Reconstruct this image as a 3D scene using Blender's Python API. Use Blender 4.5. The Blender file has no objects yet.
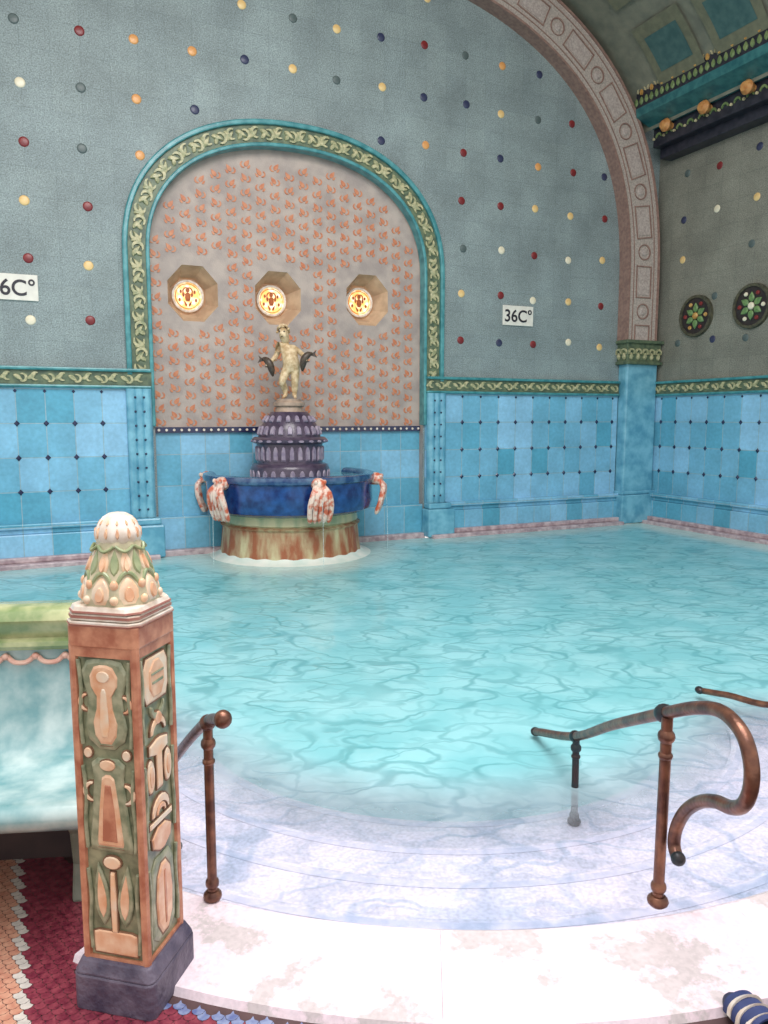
import bpy, bmesh, math, random
from mathutils import Vector, Matrix
from mathutils.geometry import tessellate_polygon
random.seed(7)
PI = math.pi
COL = bpy.context.scene.collection
R = math.radians

# ------------------------------------------------------------------ colour / materials
def lin(c):
    out = []
    for v in c:
        v = v / 255.0
        out.append(v / 12.92 if v <= .04045 else ((v + .055) / 1.055) ** 2.4)
    return (out[0], out[1], out[2], 1.0)

MATS = {}
def mat(name, c1, c2=None, scale=8, rough=.45, metal=0, bump=0, bscale=None, coat=0, detail=4, sharp=(.35, .65), vec=None):
    if name in MATS: return MATS[name]
    m = bpy.data.materials.new(name); m.use_nodes = True
    n = m.node_tree; b = n.nodes['Principled BSDF']
    b.inputs['Roughness'].default_value = rough; b.inputs['Metallic'].default_value = metal
    b.inputs['Coat Weight'].default_value = coat; b.inputs['Coat Roughness'].default_value = .15
    tc = n.nodes.new('ShaderNodeTexCoord'); src = tc.outputs['Object']
    if vec:
        mp = n.nodes.new('ShaderNodeMapping'); mp.inputs['Scale'].default_value = vec; n.links.new(src, mp.inputs['Vector']); src = mp.outputs[0]
    b.inputs['Base Color'].default_value = lin(c1)
    if c2:
        t = n.nodes.new('ShaderNodeTexNoise'); t.inputs['Scale'].default_value = scale; t.inputs['Detail'].default_value = detail
        n.links.new(src, t.inputs['Vector'])
        r = n.nodes.new('ShaderNodeValToRGB')
        r.color_ramp.elements[0].position = sharp[0]; r.color_ramp.elements[1].position = sharp[1]
        r.color_ramp.elements[0].color = lin(c1); r.color_ramp.elements[1].color = lin(c2)
        n.links.new(t.outputs['Fac'], r.inputs['Fac']); n.links.new(r.outputs['Color'], b.inputs['Base Color'])
    if bump:
        t = n.nodes.new('ShaderNodeTexNoise'); t.inputs['Scale'].default_value = bscale or scale * 3
        n.links.new(tc.outputs['Object'], t.inputs['Vector'])
        bp = n.nodes.new('ShaderNodeBump'); bp.inputs['Strength'].default_value = bump; bp.inputs['Distance'].default_value = .02
        n.links.new(t.outputs['Fac'], bp.inputs['Height']); n.links.new(bp.outputs['Normal'], b.inputs['Normal'])
    MATS[name] = m
    return m

def tile_mat(name, c1, c2, mortar, w, h, msize=.006, layers=(), rough=.35, bump=.3):
    """rectangular tiles over object x,z; layers = (amount, noise scale, dark factor, light factor)"""
    m = bpy.data.materials.new(name); m.use_nodes = True
    n = m.node_tree; L = n.links; b = n.nodes['Principled BSDF']; b.inputs['Roughness'].default_value = rough
    tc = n.nodes.new('ShaderNodeTexCoord'); sp = n.nodes.new('ShaderNodeSeparateXYZ'); cb = n.nodes.new('ShaderNodeCombineXYZ')
    L.new(tc.outputs['Object'], sp.inputs[0]); L.new(sp.outputs['X'], cb.inputs['X']); L.new(sp.outputs['Z'], cb.inputs['Y'])
    br = n.nodes.new('ShaderNodeTexBrick'); br.offset = 0; br.squash = 1
    br.inputs['Scale'].default_value = 1; br.inputs['Brick Width'].default_value = w; br.inputs['Row Height'].default_value = h
    br.inputs['Mortar Size'].default_value = msize; br.inputs['Mortar Smooth'].default_value = .3
    br.inputs['Color1'].default_value = lin(c1); br.inputs['Color2'].default_value = lin(c2); br.inputs['Mortar'].default_value = lin(mortar)
    L.new(cb.outputs[0], br.inputs['Vector'])
    last = br.outputs['Color']
    for (amt, sc, dk, lt) in layers:
        t = n.nodes.new('ShaderNodeTexNoise'); t.inputs['Scale'].default_value = sc; t.inputs['Detail'].default_value = 5
        L.new(tc.outputs['Object'], t.inputs['Vector'])
        mr = n.nodes.new('ShaderNodeMapRange'); mr.inputs[1].default_value = .3; mr.inputs[2].default_value = .7
        mr.inputs[3].default_value = dk; mr.inputs[4].default_value = lt
        L.new(t.outputs['Fac'], mr.inputs[0])
        mx = n.nodes.new('ShaderNodeMix'); mx.data_type = 'RGBA'; mx.blend_type = 'MULTIPLY'; mx.inputs[0].default_value = amt
        L.new(last, mx.inputs[6]); L.new(mr.outputs[0], mx.inputs[7]); last = mx.outputs[2]
    L.new(last, b.inputs['Base Color'])
    bp = n.nodes.new('ShaderNodeBump'); bp.invert = True; bp.inputs['Strength'].default_value = bump; bp.inputs['Distance'].default_value = .01
    L.new(br.outputs['Fac'], bp.inputs['Height']); L.new(bp.outputs['Normal'], b.inputs['Normal'])
    return m

# ------------------------------------------------------------------ mesh builder
class MB:
    def __init__(s): s.v = []; s.f = []; s.m = []
    def add(s, vs, fs, M=None, mi=0):
        o = len(s.v)
        for p in vs:
            p = Vector(p)
            s.v.append(M @ p if M else p)
        for f in fs: s.f.append([i + o for i in f]); s.m.append(mi)
    def box(s, a, b, M=None, mi=0):
        (x0, y0, z0), (x1, y1, z1) = a, b
        s.add([(x0,y0,z0),(x1,y0,z0),(x1,y1,z0),(x0,y1,z0),(x0,y0,z1),(x1,y0,z1),(x1,y1,z1),(x0,y1,z1)],
              [(0,1,2,3),(4,5,6,7),(0,1,5,4),(1,2,6,5),(2,3,7,6),(3,0,4,7)], M, mi)
    def frustum(s, h0, h1, z0, z1, M=None, mi=0, ch=0):
        def sq(h, z):
            c = h * ch
            return [(-h+c,-h,z),(h-c,-h,z),(h,-h+c,z),(h,h-c,z),(h-c,h,z),(-h+c,h,z),(-h,h-c,z),(-h,-h+c,z)]
        s.add(sq(h0, z0) + sq(h1, z1), [list(range(8)), list(range(8, 16))] + [(i, (i+1) % 8, 8+(i+1) % 8, 8+i) for i in range(8)], M, mi)
    def prism(s, poly, yb, yf, M=None, mi=0, ch=0):
        n = len(poly); cx = sum(p[0] for p in poly)/n; cz = sum(p[1] for p in poly)/n
        back = [(p[0], yb, p[1]) for p in poly]
        if ch:
            mid = [(p[0], yb + (yf-yb)*.5, p[1]) for p in poly]
            fr = [(cx+(p[0]-cx)*(1-ch), yf, cz+(p[1]-cz)*(1-ch)) for p in poly]
            fs = [list(range(n)), [2*n+i for i in range(n)]]
            for i in range(n):
                j = (i+1) % n; fs.append((i, j, n+j, n+i)); fs.append((n+i, n+j, 2*n+j, 2*n+i))
            s.add(back+mid+fr, fs, M, mi)
        else:
            fr = [(p[0], yf, p[1]) for p in poly]
            s.add(back+fr, [list(range(n)), [n+i for i in range(n)]] + [(i, (i+1) % n, n+(i+1) % n, n+i) for i in range(n)], M, mi)
    def strip(s, pi, po, yb, yf, M=None, mi=0):
        n = len(pi); vs = []
        for a, b in zip(pi, po): vs += [(a[0],yf,a[1]),(b[0],yf,b[1]),(b[0],yb,b[1]),(a[0],yb,a[1])]
        fs = []
        for i in range(n-1):
            for k in range(4): fs.append((4*i+k, 4*i+(k+1) % 4, 4*i+4+(k+1) % 4, 4*i+4+k))
        fs += [(0,1,2,3), (4*n-4,4*n-3,4*n-2,4*n-1)]
        s.add(vs, fs, M, mi)
    def lathe(s, prof, n=40, M=None, mi=0, a0=0, a1=2*PI, wob=None):
        full = abs(a1-a0-2*PI) < 1e-6; cnt = n if full else n+1; vs = []
        for i in range(cnt):
            a = a0+(a1-a0)*i/n
            for (r, z) in prof:
                rr = r*(wob(a, z) if wob else 1)
                vs.append((rr*math.cos(a), rr*math.sin(a), z))
        k = len(prof); fs = []
        for i in range(n):
            j = (i+1) % cnt
            for q in range(k-1): fs.append((i*k+q, j*k+q, j*k+q+1, i*k+q+1))
        s.add(vs, fs, M, mi)
    def tube(s, pts, r, n=12, M=None, mi=0):
        pts = [Vector(p) for p in pts]; k = len(pts)
        rs = r if isinstance(r, (list, tuple)) else [r]*k
        T = [(pts[min(i+1, k-1)]-pts[max(i-1, 0)]).normalized() for i in range(k)]
        up = Vector((0,0,1)) if abs(T[0].z) < .9 else Vector((1,0,0))
        N = (up - T[0]*up.dot(T[0])).normalized(); vs = []
        for i in range(k):
            N = (N - T[i]*N.dot(T[i])).normalized(); B = T[i].cross(N)
            for q in range(n):
                a = 2*PI*q/n; vs.append(pts[i]+(N*math.cos(a)+B*math.sin(a))*rs[i])
        fs = [[q for q in range(n)], [(k-1)*n+q for q in range(n)]]
        for i in range(k-1):
            for q in range(n): fs.append((i*n+q, i*n+(q+1) % n, (i+1)*n+(q+1) % n, (i+1)*n+q))
        s.add(vs, fs, M, mi)
    def ball(s, c, r, M=None, mi=0, nu=14, nv=8):
        rx, ry, rz = r if isinstance(r, (list, tuple)) else (r, r, r)
        vs = [(c[0],c[1],c[2]-rz)]
        for j in range(1, nv):
            t = -PI/2+PI*j/nv
            for i in range(nu):
                a = 2*PI*i/nu; vs.append((c[0]+rx*math.cos(t)*math.cos(a), c[1]+ry*math.cos(t)*math.sin(a), c[2]+rz*math.sin(t)))
        vs.append((c[0],c[1],c[2]+rz)); fs = []
        for i in range(nu):
            fs.append((0, 1+i, 1+(i+1) % nu)); fs.append((len(vs)-1, 1+(nv-2)*nu+i, 1+(nv-2)*nu+(i+1) % nu))
            for j in range(nv-2): fs.append((1+j*nu+i, 1+j*nu+(i+1) % nu, 1+(j+1)*nu+(i+1) % nu, 1+(j+1)*nu+i))
        s.add(vs, fs, M, mi)
    def flat(s, loops, y, M=None, mi=0, axis='y'):
        """tessellated polygon (first loop outer, rest holes) in the xz plane at y (or xy plane at z)"""
        L3 = [[Vector((p[0], p[1], 0)) for p in lp] for lp in loops]
        tris = tessellate_polygon(L3); pts = [p for lp in loops for p in lp]
        vs = [(p[0], y, p[1]) if axis == 'y' else (p[0], p[1], y) for p in pts]
        out = []
        for t in tris:
            a, b, c = (pts[i] for i in t)
            cr = (b[0]-a[0])*(c[1]-a[1])-(b[1]-a[1])*(c[0]-a[0])
            out.append(tuple(t) if cr > 0 else (t[0], t[2], t[1]))
        s.add(vs, out, M, mi)
    def build(s, name, mats, parent=None, smooth=False, bevel=0, recalc=True):
        me = bpy.data.meshes.new(name); me.from_pydata([tuple(v) for v in s.v], [], s.f)
        if not isinstance(mats, (list, tuple)): mats = [mats]
        for m in mats: me.materials.append(m)
        me.polygons.foreach_set('material_index', s.m)
        me.validate()
        bm = bmesh.new(); bm.from_mesh(me)
        if recalc: bmesh.ops.recalc_face_normals(bm, faces=bm.faces)
        bm.to_mesh(me); bm.free()
        o = bpy.data.objects.new(name, me); COL.objects.link(o)
        if smooth:
            me.polygons.foreach_set('use_smooth', [True]*len(me.polygons))
            try: me.set_sharp_from_angle(angle=R(42))
            except Exception: pass
        if bevel:
            bv = o.modifiers.new('b', 'BEVEL'); bv.width = bevel; bv.segments = 2; bv.limit_method = 'ANGLE'; bv.angle_limit = R(35)
        if parent: o.parent = parent
        return o

def tag(o, label=None, cat=None, group=None, kind=None):
    if label: o['label'] = label
    if cat: o['category'] = cat
    if group: o['group'] = group
    if kind: o['kind'] = kind
    return o
def empty(name, loc, rz=0):
    o = bpy.data.objects.new(name, None); COL.objects.link(o); o.location = loc; o.rotation_euler = (0,0,rz); o.empty_display_size = .1
    return o
def smoothpts(P, k=6):
    P = [Vector(p) for p in P]; out = []
    for i in range(len(P)-1):
        p0 = P[max(i-1,0)]; p1 = P[i]; p2 = P[i+1]; p3 = P[min(i+2, len(P)-1)]
        for j in range(k):
            t = j/k
            out.append(.5*((2*p1)+(p2-p0)*t+(2*p0-5*p1+4*p2-p3)*t*t+(3*p1-p0-3*p2+p3)*t**3))
    out.append(P[-1]); return out
# 2D shapes (x,z)
def ell(rx, rz, n=18, cx=0, cz=0): return [(cx+rx*math.cos(2*PI*i/n), cz+rz*math.sin(2*PI*i/n)) for i in range(n)]
def tear(l, w, bend=0, n=7):
    a = []; b = []
    for i in range(n+1):
        t = i/n; z = l*t; x = w*math.sin(PI*t**.75)*.5; c = bend*t*t
        a.append((c+x, z)); b.append((c-x, z))
    return a[:-1]+[a[-1]]+b[-2:0:-1]
def cres(r, w, a0, a1, n=9):
    o = []; q = []
    for i in range(n+1):
        t = i/n; a = a0+(a1-a0)*t; ww = w*(.35+.65*math.sin(PI*t))
        o.append(((r+ww/2)*math.cos(a), (r+ww/2)*math.sin(a))); q.append(((r-ww/2)*math.cos(a), (r-ww/2)*math.sin(a)))
    return o+q[::-1]
def sym(h): return [(w, z) for w, z in h]+[(-w, z) for w, z in reversed(h)]
def grow(poly, d):
    n = len(poly); ar = sum(poly[i][0]*poly[(i+1) % n][1]-poly[(i+1) % n][0]*poly[i][1] for i in range(n)); sg = 1 if ar > 0 else -1; out = []
    for i in range(n):
        a, b, c = poly[i-1], poly[i], poly[(i+1) % n]
        t = Vector((c[0]-a[0], c[1]-a[1]))
        if t.length < 1e-7: out.append(b); continue
        t.normalize(); out.append((b[0]+t.y*d*sg, b[1]-t.x*d*sg))
    return out
def P2(x, z, a=0, y=0, sc=1): return Matrix.Translation((x, y, z)) @ Matrix.Rotation(a, 4, 'Y') @ Matrix.Diagonal((sc, 1, sc, 1))

# ------------------------------------------------------------------ camera
F = 760; PITCH = R(7.05); H = 1.6
cd = bpy.data.cameras.new('camera'); cam = bpy.data.objects.new('camera', cd); COL.objects.link(cam)
cam.location = (0,0,H); cam.rotation_euler = (PI/2-PITCH, 0, 0); cd.lens = F/1024*36; cd.sensor_width = 36; cd.clip_start = .05
bpy.context.scene.camera = cam
cp, sp_ = math.cos(PITCH), math.sin(PITCH)
def ray(u, v):
    a = (u-384)/F; b = (v-512)/F
    return Vector((a, cp-b*sp_, -sp_-b*cp))
TH = R(24.5); E = Vector((math.cos(TH), math.sin(TH), 0)); NRM = Vector((math.sin(TH), -math.cos(TH), 0))
P0 = Vector((0, 10.4, 0)); CORN = P0+E*4.7
def back(u, v, d=0):
    r = ray(u, v); o = Vector((0,0,H)); q = P0+NRM*d
    t = (q-o).dot(NRM)/r.dot(NRM); p = o+r*t
    return (p-P0).dot(E), p.z
def right(u, v):
    r = ray(u, v); o = Vector((0,0,H)); t = (CORN-o).dot(E)/r.dot(E); p = o+r*t
    return (p-CORN).dot(NRM), p.z
def on_back(o): o.location = P0; o.rotation_euler = (0,0,TH); return o
def on_right(o): o.location = CORN; o.rotation_euler = (0,0,TH-PI/2); return o

# ------------------------------------------------------------------ materials
WALL = tile_mat('grey_blue_wall_tile', (132,146,147), (138,152,152), (124,138,139), .305, .3075, .004, [(.8, 70, .45, 1.5), (.7, 1.6, .72, 1.2), (.35, 14, .8, 1.2)], .6, .08)
WALLR = tile_mat('grey_green_wall_tile', (132,132,121), (138,138,126), (120,122,112), .305, .3075, .004, [(.8, 70, .45, 1.5), (.7, 1.8, .65, 1.15), (.35, 14, .8, 1.2)], .6, .08)
DADO = tile_mat('turquoise_dado_tile', (88,164,190), (146,196,226), (150,182,194), .30, .385, .006, [(.6, 3, .8, 1.2), (.4, 22, .75, 1.2)], .22, .5)
NICHE = mat('mauve_niche_plaster', (158,146,140), (182,168,158), 5, .6, bump=.1, bscale=60)
REVEAL = mat('tan_reveal', (184,154,126), (212,184,152), 6, .6)
TURQ = mat('turquoise_glaze', (48,122,128), (84,156,160), 10, .3, coat=.3)
BLUEG = mat('blue_glaze', (88,154,180), (126,188,208), 6, .25, coat=.4)
DKGREEN = mat('dark_green_glaze', (70,88,72), (108,122,94), 14, .4)
LEAF = mat('pale_leaf_glaze', (142,148,112), (198,190,150), 26, .4)
NAVY = mat('navy_glaze', (26,32,64), (46,52,86), 12, .25, coat=.3)
COBALT = mat('cobalt_glaze', (16,40,92), (34,78,140), 9, .18, coat=.5)
RIBM = mat('mauve_rib_mosaic', (158,148,140), (196,184,174), 40, .6, bump=.2)
RIBL = mat('rib_line', (132,104,96), (156,126,114), 20, .5)
GOLD = mat('gold_glaze', (176,126,62), (212,170,100), 16, .35)
ORNG = mat('orange_leaf', (190,112,76), (206,140,104), 22, .5)
RIMM = mat('pink_rim_stone', (158,136,142), (204,186,188), 12, .35)
TERRA = mat('terracotta', (168,102,76), (206,146,114), 26, .4, coat=.2)
CREAM = mat('cream_glaze', (232,216,192), (236,190,148), 18, .35, coat=.3)
PEACH = mat('peach_glaze', (218,160,120), (236,200,166), 22, .35, coat=.3)
OLIVE = mat('olive_glaze', (90,100,76), (150,152,120), 24, .35, coat=.3)
WHITEG = mat('white_glaze', (236,228,216), (208,188,168), 22, .3, coat=.3)
PLINTH = mat('purple_grey_plinth', (66,60,80), (104,96,112), 16, .5, bump=.3)
BRONZE = mat('aged_bronze', (140,96,74), (90,60,52), 18, .33, .58, bump=.1)
BRONZED = mat('dark_bronze', (60,46,46), (44,58,62), 18, .4, .5)
BENCHM = mat('mottled_turquoise_bench_glaze', (104,152,156), (186,206,204), 9, .16, coat=.7, sharp=(.33, .68), detail=8)
BENCHG = mat('green_yellow_coping', (120,140,92), (196,194,148), 9, .22, coat=.6)
GROUT = mat('dark_grout', (70,48,50), (84,60,60), 20, .7)
STATUE = mat('pale_gold_stone', (178,148,106), (226,204,166), 20, .5)
STATD = mat('dark_patina', (62,50,44), (84,72,60), 30, .4)

# ------------------------------------------------------------------ arch paths
NCX = -1.21
def archpath(cx, a, b, spring, n, z0, k=56):
    pts = [(cx-a, z0+(spring-z0)*i/6) for i in range(6)]
    for i in range(k+1):
        t = PI-PI*i/k; c = math.cos(t); s = math.sin(t)
        pts.append((cx+a*math.copysign(abs(c)**(2/n), c), spring+b*max(s, 0)**(2/n)))
    pts += [(cx+a, spring-(spring-z0)*(i+1)/6) for i in range(6)]
    return pts
def niche(off, z0=0): return archpath(NCX, 2.09-off, 1.69-off, 3.5, 2.25, z0)
def big(off, z0=2.77): return archpath(NCX, 5.2+off, 3.8+off, 3.56, 2.6, z0, 80)
def walk(path, step, start=0):
    out = []; acc = -start; nxt = 0
    for (a, b) in zip(path[:-1], path[1:]):
        d = math.hypot(b[0]-a[0], b[1]-a[1])
        while nxt <= acc+d:
            if nxt >= acc and d > 0:
                t = (nxt-acc)/d; out.append((a[0]+(b[0]-a[0])*t, a[1]+(b[1]-a[1])*t, math.atan2(b[0]-a[0], b[1]-a[1])))
            nxt += step
        acc += d
    return out

# ------------------------------------------------------------------ back wall
mb = MB()
inner = niche(.29)
mb.flat([[(-8, -.05)] + [(inner[0][0], -.05)] + inner + [(inner[-1][0], -.05)] + [(4.7, -.05), (4.7, 8), (-8, 8)]], 0)
wall = on_back(mb.build('wall_back', WALL, recalc=False)); tag(wall, 'grey blue tiled wall behind the pool with coloured round studs', kind='structure')
cl = {'r': mat('red_stud', (138,48,46), (112,36,42), 8, .35), 'y': mat('yellow_stud', (222,180,112), (236,206,146), 8, .35),
      'c': mat('cream_stud', (226,216,184), (236,228,204), 8, .35), 'n': mat('navy_stud', (44,50,80), (60,66,94), 8, .35),
      'g': mat('grey_stud', (94,108,106), (80,94,94), 8, .4), 'o': mat('orange_stud', (212,146,84), (226,166,102), 8, .35)}
cname = {'r': 'red', 'y': 'yellow', 'c': 'cream', 'n': 'navy', 'g': 'grey', 'o': 'orange'}
table = {-2: 'rygncr', -1: 'nyrgcy', 0: 'cryrcgy', 1: 'ryrggrn', 2: '...ooog', 3: '...nnog', 4: '....rnyr', 5: '.....ygr', 6: '....rgyn', 7: '....nyny',
         8: '...yonry', 9: 'rygrrngr', 10: 'nrcrnyoy', 11: 'rcryogn.', 12: 'cycyrr..', 13: 'yryrn...'}
def inside(x, z, cx, a, b, spring, n):
    dx = abs(x-cx)
    if dx >= a: return False
    return z < spring or z < spring+b*(1-(dx/a)**n)**(1/n)
studmesh = {}
def stud(x, z, c, parent):
    if c not in studmesh:
        s = MB(); s.lathe([(0, .011), (.038, .010), (.050, .006), (.054, .0), (.054, -.005)], 20, Matrix.Rotation(PI/2, 4, 'X'))
        o = s.build('round_stud', cl[c], parent, True); studmesh[c] = o
    else:
        o = studmesh[c].copy(); COL.objects.link(o); o.parent = parent
    o.location = (x+random.uniform(-.03, .03), 0, z+random.uniform(-.03, .03)); o['label'] = cname[c]+' glazed round stud set in grey tiled wall'
    return o
for c, ks in table.items():
    for k, ch in enumerate(ks):
        if ch == '.': continue
        x = -4.28+.609*c; z = 2.70+.622*k
        if inside(x, z, NCX, 2.15, 1.75, 3.5, 2.25): continue
        if not inside(x, z, NCX, 5.1, 3.7, 3.56, 2.6): continue
        stud(x, z, ch, wall)

# right wall
mb = MB(); mb.flat([[(0,-.05), (8.4,-.05), (8.4,5.85), (0,5.85)]], 0)
wr = on_right(mb.build('wall_right', WALLR, recalc=False)); tag(wr, 'grey green tiled side wall with two round medallions', kind='structure')
rt = {0: 'g.yng', 1: 'ng.cr', 2: 'g.gyn', 3: 'y.cgn', 4: 'cgyrn', 5: 'ryncg'}
studmesh.clear()
for c, ks in rt.items():
    for k, ch in enumerate(ks):
        if ch != '.': stud(.55+.62*c, 2.72+.615*k, ch, wr)

# ------------------------------------------------------------------ niche wall with three octagonal windows
wins = [back(195, 292), back(281, 297), back(371, 299)]
octo = lambda cx, cz, rx, rz: [(cx+rx*math.cos(PI/8+PI/4*i)/math.cos(PI/8), cz+rz*math.sin(PI/8+PI/4*i)/math.cos(PI/8)) for i in range(8)]
mb = MB(); up = niche(.28, 1.44)
mb.flat([up]+[octo(x, z, .30, .33)[::-1] for x, z in wins], .12)
for x, z in wins:
    a = octo(x, z, .30, .33); b = octo(x-.02, z, .205, .215)
    mb.add([(p[0], .12, p[1]) for p in a]+[(p[0], .40, p[1]) for p in b], [(i, (i+1) % 8, 8+(i+1) % 8, 8+i) for i in range(8)]+[list(range(8, 16))], mi=1)
nw = on_back(mb.build('wall_niche', [NICHE, REVEAL], recalc=False)); tag(nw, 'mauve arched niche wall with rows of orange leaf motifs', kind='structure')
mb = MB()
def nfree(x, z, m=0): return inside(x, z+.08, NCX, 1.76, 1.36, 3.5, 2.25) and all(((x-wx)/(.36+m))**4+((z-wz)/(.39+m))**4 > 1 for wx, wz in wins)
col_i = 0; x = NCX-1.72
while x < NCX+1.74:
    z = 1.52+(.08 if col_i % 2 else 0); k = 0
    while z < 5.0:
        if nfree(x, z+.05, .03) and nfree(x, z-.03, .03):
            s1 = 1 if k % 2 else -1
            M = P2(x, z, 0, .12, .78)
            mb.prism([(p[0]*s1, p[1]) for p in tear(.12, .070, .035)], 0, -.008, M @ P2(0, 0, R(14)*s1))
            mb.prism([(p[0]*s1, p[1]) for p in cres(.044, .026, R(110), R(290))], 0, -.008, M @ P2(-.03*s1, .03))
            mb.prism([(p[0]*s1, p[1]) for p in tear(.07, .036, -.02)], 0, -.008, M @ P2(.03*s1, -.02, R(60)*s1))
        z += .165; k += 1
    x += .186; col_i += 1
mb.build('leaf_relief', ORNG, nw)
mb = MB(); mb.strip(niche(.29), niche(.285), 0, .13); mb.build('niche_reveal', NICHE, nw)
mb = MB(); mb.box((NCX-1.80, .10, -.05), (NCX+1.80, .14, 1.44)); mb.build('lower_tiles', DADO, nw)
mb = MB(); mb.box((NCX-1.79, .06, 1.42), (NCX+1.79, .13, 1.49))
for i in range(40): mb.prism(ell(.016, .016, 8), .06, .05, P2(NCX-1.75+i*.09, 1.455), 1)
mb.build('navy_band', [NAVY, WHITEG], nw)

# windows (amber glass rounds)
def glow(name, c1, c2, s):
    m = bpy.data.materials.new(name); m.use_nodes = True; n = m.node_tree; b = n.nodes['Principled BSDF']
    tc = n.nodes.new('ShaderNodeTexCoord'); t = n.nodes.new('ShaderNodeTexVoronoi'); t.inputs['Scale'].default_value = 16
    r = n.nodes.new('ShaderNodeValToRGB'); r.color_ramp.elements[0].color = lin(c1); r.color_ramp.elements[1].color = lin(c2)
    r.color_ramp.elements[0].position = .2; r.color_ramp.elements[1].position = .65
    n.links.new(tc.outputs['Object'], t.inputs['Vector']); n.links.new(t.outputs['Distance'], r.inputs['Fac'])
    n.links.new(r.outputs['Color'], b.inputs['Base Color']); n.links.new(r.outputs['Color'], b.inputs['Emission Color']); b.inputs['Emission Strength'].default_value = s
    return m
GLOW = glow('backlit_amber_glass', (255,240,206), (248,186,104), 1.0)
AMB = mat('amber_lead', (190,100,40), (150,76,32), 20, .4)
for i, (x, z) in enumerate(wins):
    e = empty('window_%d' % (i+1), (0,0,0)); on_back(e); tag(e, ['left','middle','right'][i]+' backlit amber glass round in octagonal niche opening', kind='structure')
    x -= .02
    T = Matrix.Translation((x, .38, z)) @ Matrix.Rotation(PI/2, 4, 'X')
    mb = MB(); mb.lathe([(0, .005), (.172, .005), (.172, -.01)], 32, T); mb.build('pane', GLOW, e)
    mb = MB(); mb.lathe([(.168, .0), (.168, .03), (.182, .035), (.196, .03), (.20, .0)], 32, T); mb.build('frame', WHITEG, e, True)
    mb = MB(); C0 = Matrix.Translation((x, .373, z))
    for s1 in (-1, 1):
        mir = lambda poly: [(p[0]*s1, p[1]) for p in poly]
        mb.prism(mir([(.012+q[0], .06+q[1]) for q in cres(.045, .016, R(-70), R(120))]), 0, -.01, C0)
        mb.prism(mir([(.05+q[0], -.01+q[1]) for q in tear(.055, .026, .015)]), 0, -.01, C0)
        mb.prism(mir([(.02+q[0], -.125+q[1]) for q in tear(.07, .026, .03)]), 0, -.01, C0)
        mb.prism(mir([(.085+q[0], .055+q[1]) for q in ell(.014, .022, 10)]), 0, -.012, C0)
        mb.prism(mir([(.10+q[0], -.045+q[1]) for q in ell(.014, .022, 10)]), 0, -.012, C0)
    mb.prism(ell(.024, .028, 14, 0, .075), 0, -.012, C0); mb.prism(sym([(.02, -.06), (.034, -.02), (.028, .03), (.012, .045)]), 0, -.012, C0)
    mb.prism(cres(.15, .008, 0, PI*1.98, 30), 0, -.01, C0)
    mb.build('lead_pattern', AMB, e)

# ------------------------------------------------------------------ niche border
e = empty('trim_1', (0,0,0)); on_back(e); tag(e, 'green leaf scroll border with turquoise edges round the niche', kind='structure')
mb = MB(); mb.strip(niche(.26, 2.1), niche(.04, 2.1), 0, -.03); mb.build('border_ground', DKGREEN, e)
mb = MB(); mb.strip(niche(.05, 2.1), niche(-.01, 2.1), .0, -.07); mb.build('outer_edge', TURQ, e, bevel=.015)
mb = MB(); mb.strip(niche(.295, 1.5), niche(.25, 1.5), .1, -.05); mb.build('inner_edge', TURQ, e, bevel=.012)
mb = MB()
for i, (x, z, a) in enumerate(walk(niche(.15, 2.15), .15, .05)):
    s1 = 1 if i % 2 else -1
    M = Matrix.Translation((x, -.03, z)) @ Matrix.Rotation(a, 4, 'Y')
    mb.prism(cres(.058, .036, R(-30) if s1 > 0 else R(150), R(200) if s1 > 0 else R(380)), 0, -.020, M @ P2(s1*.012, 0))
    mb.prism(tear(.15, .06, .05*s1), 0, -.024, M @ P2(-s1*.04, -.10, s1*R(16)), 0, .3)
    mb.prism(tear(.10, .055, -.03*s1), 0, -.022, M @ P2(s1*.055, -.09, -s1*R(36)), 0, .3)
mb.build('leaf_scroll', LEAF, e, True)

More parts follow.
